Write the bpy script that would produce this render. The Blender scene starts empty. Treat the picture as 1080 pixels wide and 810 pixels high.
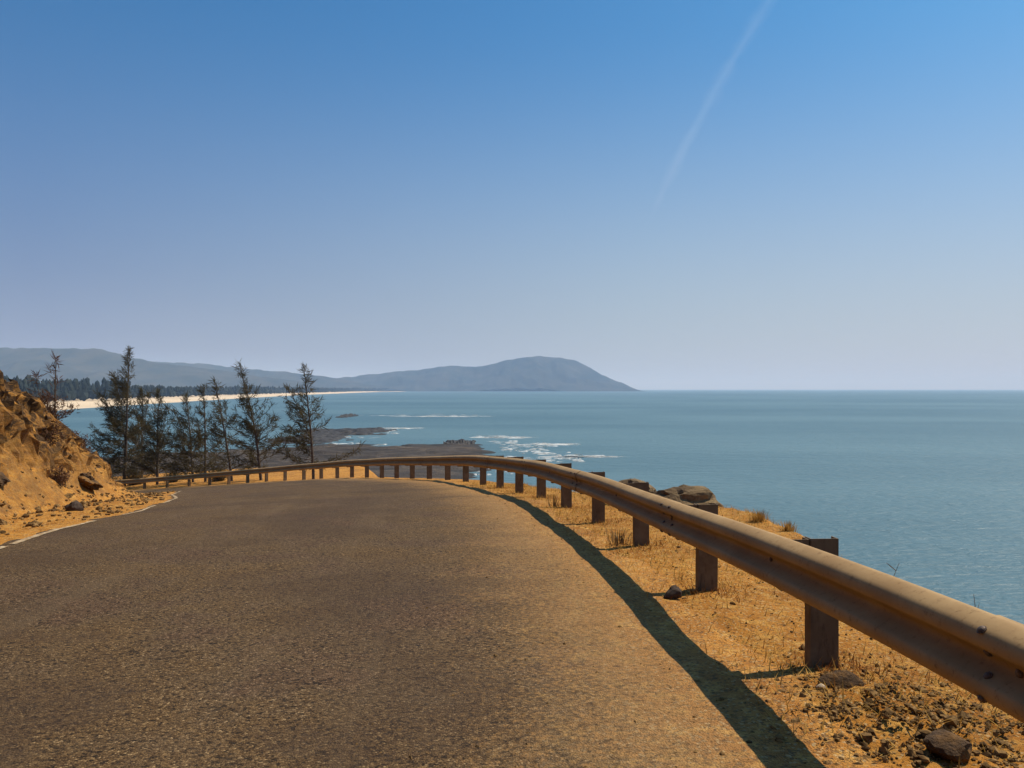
import bpy, math, random
import numpy as np
from mathutils import Vector

random.seed(7)
rng = np.random.default_rng(7)
scn = bpy.context.scene
COL = scn.collection

SEA = -16.0          # sea level, metres below the eye (the eye is the origin)
F = 881.0            # focal length of the photo in its own pixels
HZ = 411.0

def px_sea(x, y, h=SEA):
    d = -h * F / (y - HZ)
    return ((x - 540) / F * d, d)

# ------------------------------------------------------------------ noise
def _hash(ix, iy, iz):
    h = (ix.astype(np.int64) * 374761393 + iy.astype(np.int64) * 668265263 + iz.astype(np.int64) * 2147483647) & 0xffffffff
    h = ((h ^ (h >> 13)) * 1274126177) & 0xffffffff
    h = (h ^ (h >> 16)) & 0xffffffff
    h = (h * 2246822519) & 0xffffffff
    h = (h ^ (h >> 15)) & 0xffffffff
    return h.astype(np.float64) / 4294967295.0

def vnoise(x, y, z=0.0):
    x = np.asarray(x, float); y = np.asarray(y, float)
    z = np.zeros_like(x) + z
    ix, iy, iz = np.floor(x), np.floor(y), np.floor(z)
    fx, fy, fz = x - ix, y - iy, z - iz
    u, v, w = [f * f * f * (f * (f * 6 - 15) + 10) for f in (fx, fy, fz)]
    ix, iy, iz = ix.astype(np.int64), iy.astype(np.int64), iz.astype(np.int64)
    r = 0
    for dx in (0, 1):
        for dy in (0, 1):
            for dz in (0, 1):
                wgt = (u if dx else 1 - u) * (v if dy else 1 - v) * (w if dz else 1 - w)
                r = r + wgt * _hash(ix + dx, iy + dy, iz + dz)
    return r * 2 - 1

def fbm(x, y, z=0.0, octv=4, gain=0.5):
    a, s, r = 1.0, 1.0, 0
    for o in range(octv):
        r = r + a * vnoise(np.asarray(x) * s + 17.3 * o, np.asarray(y) * s - 9.1 * o, np.asarray(z) * s + 3.7 * o)
        a *= gain; s *= 2.03
    return r

def ridged(x, y, z=0.0, octv=4):
    a, s, r = 1.0, 1.0, 0
    for o in range(octv):
        r = r + a * (1 - 2 * np.abs(vnoise(np.asarray(x) * s + 31.3 * o, np.asarray(y) * s + 5.1 * o, np.asarray(z) * s)))
        a *= 0.5; s *= 2.1
    return r

def sstep(a, b, x):
    t = np.clip((np.asarray(x, float) - a) / (b - a), 0, 1)
    return t * t * (3 - 2 * t)

# ------------------------------------------------------------------ object helpers
def link(name, verts, faces, mat=None, parent=None, smooth=False, uv=None):
    me = bpy.data.meshes.new(name)
    verts = np.asarray(verts, dtype=np.float64)
    if isinstance(faces, np.ndarray):
        n, k = faces.shape
        me.vertices.add(len(verts)); me.vertices.foreach_set('co', verts.astype(np.float32).ravel())
        me.loops.add(n * k); me.loops.foreach_set('vertex_index', faces.astype(np.int32).ravel())
        me.polygons.add(n)
        me.polygons.foreach_set('loop_start', np.arange(0, n * k, k, dtype=np.int32))
        me.update(calc_edges=True)
        if uv is not None:
            l = me.uv_layers.new(name='UVMap')
            l.data.foreach_set('uv', np.asarray(uv, np.float32)[faces.ravel()].ravel())
    else:
        me.from_pydata([tuple(v) for v in verts], [], faces)
    me.validate()
    me.polygons.foreach_set('use_smooth', [smooth] * len(me.polygons))
    me.update()
    o = bpy.data.objects.new(name, me)
    COL.objects.link(o)
    if mat: me.materials.append(mat)
    if parent: o.parent = parent
    return o

def tag(o, label=None, cat=None, group=None, kind=None):
    if label: o['label'] = label
    if cat: o['category'] = cat
    if group: o['group'] = group
    if kind: o['kind'] = kind
    return o

def empty(name, loc):
    o = bpy.data.objects.new(name, None)
    o.location = loc; o.empty_display_size = 0.3
    COL.objects.link(o)
    return o

def grid_faces(ns, nt):
    i = np.arange(ns - 1)[:, None]; j = np.arange(nt - 1)[None, :]
    a = (i * nt + j).ravel()
    return np.stack([a, a + nt, a + nt + 1, a + 1], 1)

ICO = {}
def ico(sub):
    if sub not in ICO:
        import bmesh
        bm = bmesh.new(); bmesh.ops.create_icosphere(bm, subdivisions=sub, radius=1.0)
        v = np.array([p.co[:] for p in bm.verts]); f = np.array([[q.index for q in g.verts] for g in bm.faces])
        bm.free(); ICO[sub] = (v, f)
    return ICO[sub]

# ------------------------------------------------------------------ materials
class NT:
    def __init__(s, name):
        s.m = bpy.data.materials.new(name); s.m.use_nodes = True
        s.t = s.m.node_tree; s.t.nodes.clear()
        s.out = s.n('ShaderNodeOutputMaterial')
    def n(s, typ, **kw):
        nd = s.t.nodes.new(typ)
        for k, v in kw.items():
            if k.startswith('i_'):
                nd.inputs[k[2:].replace('_', ' ')].default_value = v
            else:
                setattr(nd, k, v)
        return nd
    def l(s, a, b): s.t.links.new(a, b)
    def pos(s): return s.n('ShaderNodeNewGeometry').outputs['Position']
    def mapping(s, vec, scale):
        m = s.n('ShaderNodeMapping'); m.inputs['Scale'].default_value = scale; s.l(vec, m.inputs['Vector']); return m.outputs[0]
    def noise(s, vec, scale, detail=6, rough=0.6, dist=0.0):
        nd = s.n('ShaderNodeTexNoise', i_Scale=scale, i_Detail=detail, i_Roughness=rough, i_Distortion=dist); s.l(vec, nd.inputs['Vector']); return nd.outputs[0]
    def vor(s, vec, scale, out='Color', feature='F1', rand=1.0):
        nd = s.n('ShaderNodeTexVoronoi', feature=feature, i_Scale=scale, i_Randomness=rand); s.l(vec, nd.inputs['Vector']); return nd.outputs[out]
    def ramp(s, fac, stops):
        nd = s.n('ShaderNodeValToRGB'); el = nd.color_ramp.elements
        while len(el) < len(stops): el.new(0.5)
        for e, (p, c) in zip(el, stops):
            e.position = p; e.color = (c, c, c, 1) if isinstance(c, (int, float)) else tuple(c) + (1,)
        s.l(fac, nd.inputs[0]); return nd.outputs[0]
    def mix(s, fac, a, b, mode='MIX'):
        nd = s.n('ShaderNodeMix', data_type='RGBA', blend_type=mode)
        for sock, v in ((nd.inputs[0], fac), (nd.inputs[6], a), (nd.inputs[7], b)):
            if hasattr(v, 'is_linked'): s.l(v, sock)
            elif isinstance(v, (int, float)): sock.default_value = v if sock == nd.inputs[0] else (v, v, v, 1)
            else: sock.default_value = tuple(v) + (1,)
        return nd.outputs[2]
    def math(s, op, a, b=0.0, c=0.0):
        nd = s.n('ShaderNodeMath', operation=op)
        for i, v in enumerate((a, b, c)):
            if hasattr(v, 'is_linked'): s.l(v, nd.inputs[i])
            else: nd.inputs[i].default_value = v
        return nd.outputs[0]
    def mr(s, v, a, b, c=0.0, d=1.0):
        nd = s.n('ShaderNodeMapRange', interpolation_type='SMOOTHSTEP')
        s.l(v, nd.inputs[0])
        for i, q in enumerate((a, b, c, d)): nd.inputs[i + 1].default_value = q
        return nd.outputs[0]
    def bump(s, h, strength=0.5, dist=0.02, normal=None):
        nd = s.n('ShaderNodeBump', i_Strength=strength, i_Distance=dist); s.l(h, nd.inputs['Height'])
        if normal: s.l(normal, nd.inputs['Normal'])
        return nd.outputs[0]
    def sep(s, v):
        nd = s.n('ShaderNodeSeparateXYZ'); s.l(v, nd.inputs[0]); return nd.outputs
    def bsdf(s, col, rough=0.9, normal=None, spec=0.3, metal=0.0, **kw):
        p = s.n('ShaderNodeBsdfPrincipled')
        if hasattr(col, 'is_linked'): s.l(col, p.inputs['Base Color'])
        else: p.inputs['Base Color'].default_value = tuple(col) + (1,)
        if hasattr(rough, 'is_linked'): s.l(rough, p.inputs['Roughness'])
        else: p.inputs['Roughness'].default_value = rough
        p.inputs['Specular IOR Level'].default_value = spec
        p.inputs['Metallic'].default_value = metal
        if normal: s.l(normal, p.inputs['Normal'])
        s.l(p.outputs[0], s.out.inputs['Surface'])
        s.p = p
        return s.m

DIRT_A = (0.46, 0.200, 0.032)
DIRT_B = (0.31, 0.122, 0.018)
DIRT_C = (0.55, 0.30, 0.072)

def dirt_color(k, P):
    n1 = k.noise(P, 0.9, 8, 0.62)
    n2 = k.noise(P, 7.0, 8, 0.7)
    n3 = k.noise(P, 55.0, 5, 0.7)
    c = k.mix(k.mr(n1, 0.36, 0.64), DIRT_B, DIRT_A)
    c = k.mix(k.mr(n2, 0.45, 0.7), c, DIRT_C)
    c = k.mix(k.mr(n3, 0.52, 0.68, 0, 0.75), c, (0.105, 0.047, 0.012))
    v = k.vor(P, 75.0)
    s = k.sep(v)
    c = k.mix(k.math('MULTIPLY', k.mr(s[0], 0.86, 0.9), 0.7), c, (0.06, 0.036, 0.018))
    c = k.mix(k.math('MULTIPLY', k.mr(s[1], 0.90, 0.93), 0.7), c, (0.45, 0.32, 0.16))
    return c, n2, n3

def mat_ground():
    k = NT('dry_dirt')
    P = k.pos()
    bank = k.sep(k.n('ShaderNodeUVMap').outputs[0])[0]
    c, n2, n3 = dirt_color(k, P)
    nz = k.sep(k.n('ShaderNodeNewGeometry').outputs['Normal'])[2]
    # steep faces show broken laterite rock
    r1 = k.noise(k.mapping(P, (1.0, 1.0, 2.6)), 1.7, 8, 0.7, 0.6)
    rock = k.ramp(r1, [(0.30, (0.035, 0.022, 0.016)), (0.44, (0.10, 0.055, 0.028)), (0.54, (0.24, 0.115, 0.03)), (0.72, (0.34, 0.18, 0.05))])
    steep = k.mr(k.math('ADD', nz, k.math('MULTIPLY', k.math('SUBTRACT', r1, 0.5), 0.5)), 0.62, 0.84, 1, 0)
    c = k.mix(k.math('MULTIPLY', steep, 0.55), c, rock)
    r2 = k.noise(k.mapping(P, (0.55, 0.8, 1.9)), 1.5, 9, 0.72, 0.8)
    rk = k.math('MULTIPLY', k.mr(bank, 0.36, 0.62), k.mr(r2, 0.44, 0.53))
    r3 = k.noise(P, 5.0, 9, 0.8, 0.4)
    c = k.mix(rk, c, k.ramp(r3, [(0.32, (0.016, 0.011, 0.008)), (0.5, (0.070, 0.040, 0.021)), (0.62, (0.16, 0.090, 0.036)), (0.74, (0.30, 0.17, 0.055))]))
    # far below the road the slope is bare dark rock and scrub
    z = k.sep(P)[2]
    low = k.mr(z, -12.5, -8.5, 1, 0)
    c = k.mix(low, c, k.ramp(r1, [(0.35, (0.05, 0.042, 0.035)), (0.7, (0.15, 0.115, 0.08))]))
    h = k.math('ADD', k.math('MULTIPLY', n2, 0.6), k.math('MULTIPLY', n3, 0.5))
    nb = k.bump(h, 0.9, 0.045)
    nb = k.bump(r1, 0.5, 0.25, nb)
    return k.bsdf(c, 0.95, nb, 0.12)

def mat_road():
    k = NT('worn_chipseal_asphalt')
    P = k.pos()
    uv = k.sep(k.n('ShaderNodeUVMap').outputs[0]); t = uv[0]
    UV = k.n('ShaderNodeUVMap').outputs[0]
    dc, n2, n3 = dirt_color(k, P)
    dc = k.mix(k.math('MULTIPLY', k.mr(t, 0.25, 1.1), 0.55), dc, (0.265, 0.172, 0.080))
    dc = k.mix(k.math('MULTIPLY', k.mr(k.noise(P, 30.0, 7, 0.8), 0.50, 0.64), 0.75), dc, (0.065, 0.038, 0.017))
    v = k.n('ShaderNodeTexVoronoi', i_Scale=110.0); k.l(P, v.inputs['Vector'])
    s = k.sep(v.outputs['Color'])
    stone = k.ramp(s[0], [(0.0, (0.030, 0.017, 0.008)), (0.30, (0.070, 0.041, 0.019)), (0.72, (0.118, 0.072, 0.034)), (0.92, (0.17, 0.110, 0.056)), (1.0, (0.30, 0.21, 0.12))])
    grit = k.noise(P, 36.0, 4, 0.7)
    fine = k.noise(P, 110.0, 3, 0.7)
    base = k.mix(k.mr(grit, 0.40, 0.47, 0.95, 0), stone, (0.010, 0.006, 0.003))
    base = k.mix(k.mr(fine, 0.36, 0.44, 0.7, 0), base, (0.018, 0.011, 0.006))
    tone = k.noise(P, 1.1, 5, 0.6)
    base = k.mix(k.mr(tone, 0.42, 0.62, 0.0, 0.75), base, k.mix(1.0, base, (1.12, 1.03, 0.78), 'MULTIPLY'))
    base = k.mix(k.mr(tone, 0.50, 0.36, 0.0, 0.75), base, k.mix(1.0, base, (0.90, 0.80, 0.86), 'MULTIPLY'))
    # long streaks that follow the wheels, plus broad blotches
    st = k.noise(k.mapping(UV, (1.0, 0.05, 1.0)), 1.2, 6, 0.65)
    bl = k.noise(P, 0.55, 6, 0.6)
    base = k.mix(k.math('MULTIPLY', k.mr(st, 0.50, 0.66), 0.36), base, (0.135, 0.090, 0.050))
    base = k.mix(k.math('MULTIPLY', k.mr(bl, 0.48, 0.60), 0.5), base, (0.045, 0.027, 0.017))
    bl2 = k.noise(P, 3.2, 6, 0.7)
    base = k.mix(k.math('MULTIPLY', k.mr(bl2, 0.45, 0.7), 0.25), base, (0.105, 0.069, 0.037))
    # dust and soil washed over the edges
    e = k.math('ADD', t, k.math('MULTIPLY', k.math('SUBTRACT', k.noise(P, 0.9, 7, 0.7), 0.5), 2.0))
    e = k.math('ADD', e, k.math('MULTIPLY', k.math('SUBTRACT', k.noise(P, 34.0, 4, 0.75), 0.5), 3.4))
    f1 = k.math('MULTIPLY', k.mr(e, 0.5, 2.0, 1, 0), 0.96)
    e2 = k.math('ADD', uv[0], k.math('MULTIPLY', k.math('SUBTRACT', k.noise(P, 1.5, 7, 0.7), 0.5), 1.2))
    c = k.mix(f1, base, dc)
    h = k.math('ADD', k.math('MULTIPLY', v.outputs['Distance'], -0.7), k.math('MULTIPLY', grit, 1.6))
    nb = k.bump(h, 0.8, 0.012)
    return k.bsdf(c, 0.92, nb, 0.18)

def mat_line():
    k = NT('worn_road_paint')
    P = k.pos()
    n = k.noise(P, 14.0, 6, 0.75)
    c = k.mix(k.mr(n, 0.40, 0.55), (0.46, 0.38, 0.26), (0.24, 0.15, 0.07))
    return k.bsdf(c, 0.8, k.bump(n, 0.3, 0.005), 0.2)

def mat_rail():
    k = NT('dusty_galvanised_steel')
    P = k.pos()
    n = k.noise(k.mapping(P, (1, 1, 1.6)), 2.2, 9, 0.7)
    n2 = k.noise(P, 32.0, 8, 0.75)
    c = k.mix(k.mr(n, 0.35, 0.7), (0.30, 0.185, 0.082), (0.38, 0.25, 0.118))
    c = k.mix(k.mr(n2, 0.52, 0.72, 0, 0.75), c, (0.14, 0.075, 0.032))
    return k.bsdf(c, 0.7, k.bump(n2, 0.2, 0.002), 0.12, 0.0)

def mat_post():
    k = NT('rusty_painted_steel')
    P = k.pos()
    n = k.noise(P, 5.0, 8, 0.7)
    n2 = k.noise(k.mapping(P, (1, 1, 0.25)), 28.0, 6, 0.7)
    c = k.mix(k.mr(n, 0.35, 0.65), (0.110, 0.074, 0.042), (0.165, 0.116, 0.068))
    c = k.mix(k.mr(n2, 0.5, 0.72, 0, 0.7), c, (0.050, 0.030, 0.017))
    return k.bsdf(c, 0.75, k.bump(n2, 0.25, 0.004), 0.25)

def mat_bolt():
    k = NT('dark_bolt_steel')
    return k.bsdf(k.mix(k.mr(k.noise(k.pos(), 60, 4), 0.4, 0.6), (0.07, 0.05, 0.04), (0.14, 0.09, 0.06)), 0.6, None, 0.4, 0.3)

def mat_rock(name, stops, sc=2.2, bs=0.08):
    k = NT(name)
    P = k.n('ShaderNodeTexCoord').outputs['Object']
    a = k.noise(k.mapping(P, (1, 1, 2.2)), sc, 9, 0.68, 0.5)
    b = k.noise(P, sc * 14, 6, 0.7)
    c = k.ramp(a, stops)
    c = k.mix(k.mr(b, 0.5, 0.7, 0, 0.45), c, tuple(x * 0.35 for x in stops[0][1]))
    nb = k.bump(k.math('ADD', a, k.math('MULTIPLY', b, 0.35)), 0.8, bs)
    return k.bsdf(c, 0.93, nb, 0.15)

def mat_shore():
    k = NT('wet_and_dry_shore_rock')
    P = k.pos()
    a = k.noise(k.mapping(P, (0.35, 1, 1)), 0.30, 9, 0.72, 0.5)
    b = k.noise(P, 1.6, 8, 0.72)
    c = k.ramp(a, [(0.32, (0.014, 0.012, 0.011)), (0.48, (0.042, 0.032, 0.026)), (0.62, (0.090, 0.068, 0.050)), (0.75, (0.15, 0.115, 0.085))])
    c = k.mix(k.mr(b, 0.48, 0.66, 0, 0.7), c, (0.045, 0.036, 0.032))
    z = k.sep(P)[2]
    c = k.mix(k.mr(z, SEA + 0.15, SEA + 0.75, 0.9, 0), c, (0.022, 0.022, 0.022))
    return k.bsdf(c, 0.85, k.bump(b, 0.8, 0.5), 0.25)

def mat_sea():
    k = NT('sea_water')
    P = k.pos()
    w1 = k.noise(k.mapping(P, (0.45, 1.0, 1.0)), 0.28, 4, 0.55, 0.5)
    w2 = k.noise(k.mapping(P, (0.55, 1.0, 1.0)), 1.3, 5, 0.6, 0.4)
    big = k.noise(k.mapping(P, (0.4, 1, 1)), 0.006, 5, 0.6)
    c = k.mix(k.mr(big, 0.38, 0.62), (0.056, 0.116, 0.142), (0.086, 0.156, 0.182))
    h = k.math('ADD', k.math('MULTIPLY', w1, 0.9), k.math('MULTIPLY', w2, 0.42))
    nb = k.bump(h, 1.0, 0.75)
    m = k.bsdf(c, 0.36, nb, 0.24)
    k.p.inputs['IOR'].default_value = 1.33
    return m

def mat_simple(name, c1, c2, scale, rough=0.95, spec=0.1, bump=None):
    k = NT(name)
    n = k.noise(k.pos(), scale, 7, 0.65)
    c = k.mix(k.mr(n, 0.35, 0.65), c1, c2)
    return k.bsdf(c, rough, k.bump(n, *bump) if bump else None, spec)

def mat_leaf(name, c1, c2, scale=3.0, trans=0.25):
    k = NT(name)
    oi = k.noise(k.pos(), scale, 4, 0.6)
    c = k.mix(k.mr(oi, 0.35, 0.65), c1, c2)
    d = k.n('ShaderNodeBsdfDiffuse'); tr = k.n('ShaderNodeBsdfTranslucent'); mx = k.n('ShaderNodeMixShader')
    k.l(c, d.inputs[0]); k.l(c, tr.inputs[0]); mx.inputs[0].default_value = trans
    k.l(d.outputs[0], mx.inputs[1]); k.l(tr.outputs[0], mx.inputs[2]); k.l(mx.outputs[0], k.out.inputs['Surface'])
    return k.m

def mat_foam():
    k = NT('sea_foam')
    P = k.pos()
    n = k.noise(k.mapping(P, (0.3, 1, 1)), 0.55, 8, 0.72)
    d = k.n('ShaderNodeBsdfDiffuse'); d.inputs[0].default_value = (0.60, 0.62, 0.62, 1)
    tr = k.n('ShaderNodeBsdfTransparent'); mx = k.n('ShaderNodeMixShader')
    k.l(k.mr(n, 0.40, 0.66, 0, 0.8), mx.inputs[0]); k.l(tr.outputs[0], mx.inputs[1]); k.l(d.outputs[0], mx.inputs[2])
    k.l(mx.outputs[0], k.out.inputs['Surface'])
    return k.m

M = dict(
    ground=mat_ground(), road=mat_road(), line=mat_line(), rail=mat_rail(), post=mat_post(), bolt=mat_bolt(),
    boulder=mat_rock('weathered_boulder', [(0.28, (0.04, 0.027, 0.018)), (0.43, (0.13, 0.085, 0.045)), (0.60, (0.24, 0.165, 0.085)), (0.78, (0.32, 0.23, 0.13))], 2.0, 0.06),
    laterite=mat_rock('laterite_rock', [(0.30, (0.030, 0.020, 0.014)), (0.46, (0.085, 0.050, 0.026)), (0.58, (0.21, 0.105, 0.030)), (0.74, (0.31, 0.165, 0.05))], 1.6, 0.12),
    darkrock=mat_rock('dark_stone', [(0.30, (0.035, 0.026, 0.022)), (0.6, (0.075, 0.052, 0.038)), (0.8, (0.16, 0.105, 0.06))], 6.0, 0.02),
    shore=mat_shore(), sea=mat_sea(),
    reef=mat_simple('black_wet_reef', (0.012, 0.011, 0.011), (0.034, 0.028, 0.025), 0.8, 0.7, 0.3, (0.8, 0.4)),
    beach=mat_simple('beach_sand', (0.52, 0.41, 0.28), (0.60, 0.48, 0.34), 0.02),
    hill=mat_simple('dry_hill', (0.010, 0.020, 0.022), (0.042, 0.042, 0.036), 0.007),
    wood=mat_simple('far_foliage', (0.014, 0.020, 0.016), (0.028, 0.034, 0.024), 0.05),
    needle=mat_leaf('casuarina_needles', (0.060, 0.050, 0.026), (0.105, 0.082, 0.042), 0.9, 0.4),
    dryneedle=mat_leaf('dry_red_foliage', (0.085, 0.040, 0.026), (0.13, 0.070, 0.04), 1.5),
    bark=mat_simple('grey_brown_bark', (0.07, 0.05, 0.038), (0.13, 0.10, 0.075), 9.0),
    twig=mat_simple('dry_twig', (0.10, 0.065, 0.035), (0.20, 0.135, 0.07), 12.0),
    rust=mat_leaf('rusty_grass', (0.16, 0.055, 0.015), (0.30, 0.13, 0.035), 5.0, 0.2),
    straw=mat_leaf('dry_straw', (0.34, 0.185, 0.040), (0.46, 0.28, 0.085), 6.0, 0.2),
    gravel=mat_simple('loose_stones', (0.055, 0.030, 0.012), (0.24, 0.14, 0.052), 23.0),
    foam=mat_foam(),
)

# ------------------------------------------------------------------ the rail line in plan (through the post bases)
posts = [  # X, Y, ground z, rail top z   (relative to the eye)
    (1.92, -30.0, -0.90, -0.20), (1.98, -18.0, -1.10, -0.42), (1.98, -8.0, -1.24, -0.56), (1.93, -3.6, -1.30, -0.60), (1.87, -1.6, -1.34, -0.62),
    (1.80, 0.4, -1.37, -0.645), (1.72, 2.4, -1.41, -0.69),
    (1.63, 4.4, -1.465, -0.76), (1.487, 6.4, -1.535, -0.86), (1.30, 8.4, -1.585, -0.93), (1.074, 10.4, -1.655, -1.01),
    (0.81, 12.4, -1.75, -1.10), (0.507, 14.4, -1.87, -1.21), (0.141, 16.35, -2.01, -1.33), (-0.26, 18.3, -2.16, -1.46),
    (-0.70, 20.25, -2.31, -1.60), (-1.22, 22.2, -2.47, -1.76), (-1.85, 24.1, -2.63, -1.92), (-2.57, 26.0, -2.80, -2.09),
    (-3.33, 27.9, -2.98, -2.26), (-4.10, 29.7, -3.16, -2.43), (-4.90, 31.5, -3.34, -2.60), (-5.76, 33.2, -3.52, -2.78),
    (-6.68, 34.9, -3.70, -2.96), (-7.62, 36.5, -3.89, -3.15), (-8.67, 38.0, -4.08, -3.34), (-9.82, 39.5, -4.28, -3.54),
    (-11.1, 40.9, -4.48, -3.75), (-12.4, 42.2, -4.68, -3.96), (-13.75, 43.5, -4.88, -4.17), (-15.2, 44.9, -5.10, -4.40), (-16.7, 46.2, -5.30, -4.61),
    (-18.3, 47.4, -5.52, -4.83), (-20.0, 48.5, -5.73, -5.05), (-21.75, 49.5, -5.93, -5.26), (-23.55, 50.4, -6.12, -5.46),
    (-25.4, 51.2, -6.32, -5.66), (-31.0, 53.4, -6.9, -6.25), (-42.0, 57.0, -7.9, -7.25), (-60.0, 62.0, -8.9, -8.2)]
PT = np.array(posts)
def catmull(P, n=24):
    out = []
    Q = np.vstack([2 * P[0] - P[1], P, 2 * P[-1] - P[-2]])
    for i in range(1, len(Q) - 2):
        p0, p1, p2, p3 = Q[i - 1], Q[i], Q[i + 1], Q[i + 2]
        d01, d12, d23 = [max(np.linalg.norm(b[:2] - a[:2]) ** 0.5, 1e-6) for a, b in ((p0, p1), (p1, p2), (p2, p3))]
        for u in np.linspace(0, 1, n, endpoint=False):   # centripetal
            t0, t1 = 0, d01; t2 = t1 + d12; t3 = t2 + d23; t = t1 + u * d12
            A1 = (t1 - t) / (t1 - t0) * p0 + (t - t0) / (t1 - t0) * p1
            A2 = (t2 - t) / (t2 - t1) * p1 + (t - t1) / (t2 - t1) * p2
            A3 = (t3 - t) / (t3 - t2) * p2 + (t - t2) / (t3 - t2) * p3
            B1 = (t2 - t) / (t2 - t0) * A1 + (t - t0) / (t2 - t0) * A2
            B2 = (t3 - t) / (t3 - t1) * A2 + (t - t1) / (t3 - t1) * A3
            out.append((t2 - t) / (t2 - t1) * B1 + (t - t1) / (t2 - t1) * B2)
    out.append(P[-1]); return np.array(out)
D = catmull(PT)
seg = np.r_[0, np.cumsum(np.hypot(np.diff(D[:, 0]), np.diff(D[:, 1])))]
def smooth1(a, k=25):
    pad = np.r_[[a[0]] * k, a, [a[-1]] * k]
    # pad linearly so the ends keep their slope
    pad[:k] = a[0] + (a[1] - a[0]) * np.arange(-k, 0); pad[-k:] = a[-1] + (a[-1] - a[-2]) * np.arange(1, k + 1)
    w = np.hanning(2 * k + 1); w /= w.sum()
    return np.convolve(pad, w, 'valid')
SG = np.arange(0, seg[-1], 0.1)
CX, CY, CZ, CR = [smooth1(np.interp(SG, seg, D[:, i]), 14) for i in range(4)]
i1 = 7 * 24  # first post in frame
S0 = seg[i1]
SG = SG - S0                                   # s = 0 at the first post ahead
post_s = [seg[i * 24] - S0 for i in range(len(posts) - 1)]
TX, TY = np.gradient(CX, SG), np.gradient(CY, SG)
L_ = np.hypot(TX, TY); TX, TY = TX / L_, TY / L_
def C(s):
    return [np.interp(s, SG, a) for a in (CX, CY, CZ, CR, TX, TY)]
def to_xy(s, t):
    x, y, z, r, tx, ty = C(s)
    return x - t * ty, y + t * tx
def to_st(x, y):
    d = (CX - x) ** 2 + (CY - y) ** 2; i = int(np.argmin(d))
    t = -(x - CX[i]) * TY[i] + (y - CY[i]) * TX[i]
    return SG[i], t

def t_line(s): return np.interp(s, [-40, 0, 4, 10, 15, 24, 30, 34, 45, 90], [6.2, 6.3, 6.4, 6.8, 7.1, 7.45, 7.0, 6.4, 6.3, 6.3])
def bank_h(s): return np.interp(s, [-40, -5, 5, 10, 14, 19, 26, 32, 37, 90], [6.2, 6.0, 5.6, 4.95, 4.05, 2.95, 1.95, 1.0, 0.0, 0.0])
def edge_u(s):
    e = 1.32 + 0.72 * sstep(9.5, 6.5, s) * sstep(1.2, 5.0, s) + 0.22 * vnoise(np.asarray(s) * 0.45, 3.3)
    return e + 11.0 * sstep(36, 50, s)

def ground_z(s, t, detail=True):
    s = np.asarray(s, float); t = np.asarray(t, float)
    x, y, G, r, tx, ty = C(s)
    X, Y = x - t * ty, y + t * tx
    z = G - 0.03 * sstep(4, 12, s) * np.clip(t - 1.2, 0, 6.5)
    tl = t_line(s)
    # verge and bank on the hill side
    foot = tl + 1.35 + 0.65 * sstep(27, 14, s) + 0.3 * vnoise(X * 0.4, Y * 0.4, 4.0)
    u = np.clip((t - foot) / 2.1, 0, 1)
    prof = np.where(u < 0.38, u / 0.38 * 0.22, 0.22 + (u - 0.38) / 0.62 * 0.78)
    B = bank_h(s)
    z = z + B * prof + np.clip(t - foot - 2.1, 0, 30) * 0.10 * sstep(0, 1.0, B)
    crag = ridged(X * 0.75, Y * 0.75, z * 1.2, 5) * 0.26 + fbm(X * 2.6, Y * 2.6, z * 3.0, 4) * 0.16
    z = z + crag * sstep(0.15, 0.5, u) * np.clip(B / 1.2, 0, 1)
    # sea side: short verge, then the slope down to the water
    e = edge_u(s); q = -t
    fall = np.clip(q - e, 0, 100)
    zz = (-0.06 + 0.085 * sstep(2.4, 4.6, s) * sstep(10, 7, s) + 0.09 * sstep(38, 50, s)) * np.clip(q, 0, e) - fall * (0.75 + 0.25 * sstep(0, 2, fall)) * 0.85
    rough = fbm(X * 0.35, Y * 0.35, 1.0, 5) * 0.9 * sstep(0.3, 5, fall)
    z = z + zz + rough
    z = np.maximum(z, SEA - 1.6)
    if detail:
        off = sstep(tl - 0.05, tl + 0.5, t) + sstep(1.2, 0.4, t)
        z = z + off * (0.018 * fbm(X * 1.0, Y * 1.0, 7.0, 3) + (0.004 + 0.012 * sstep(5, 7, t)) * fbm(X * 9, Y * 9, 2.0, 3)) + 0.012 * fbm(X * 0.5, Y * 0.5, 9.0, 3)
        # clods spilled round the nearest post
        m = np.exp(-(((X - 1.75) / 0.42) ** 2 + ((Y - 3.55) / 0.55) ** 2))
        z = z + m * (0.05 + 0.03 * fbm(X * 14, Y * 14, 5.0, 3))
    return z

def samples(pts):
    out = [np.array([pts[0][0]])]
    for (a, st), (b, _) in zip(pts[:-1], pts[1:]):
        n = max(1, int(round((b - a) / st))); out.append(np.linspace(a, b, n + 1)[1:])
    return np.concatenate(out)

ss = samples([(-33, 1.0), (-6, 0.12), (-3, 0.06), (6, 0.08), (14, 0.10), (38, 0.12), (44, 0.25), (60, 0.8), (74, 0)])
tt = samples([(-50, 1.2), (-20, 0.7), (-13, 0.35), (-3, 0.08), (-1.6, 0.045), (1.2, 0.09), (6.0, 0.08), (11.5, 0.18), (14, 0.8), (30, 0)])
S_, T_ = np.meshgrid(ss, tt, indexing='ij')
foot_ = t_line(S_) + 1.35 + 0.65 * sstep(27, 14, S_)
U_ = np.clip((T_ - foot_) / 2.1, 0, 1) * np.clip(bank_h(S_) / 0.8, 0, 1)
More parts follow.
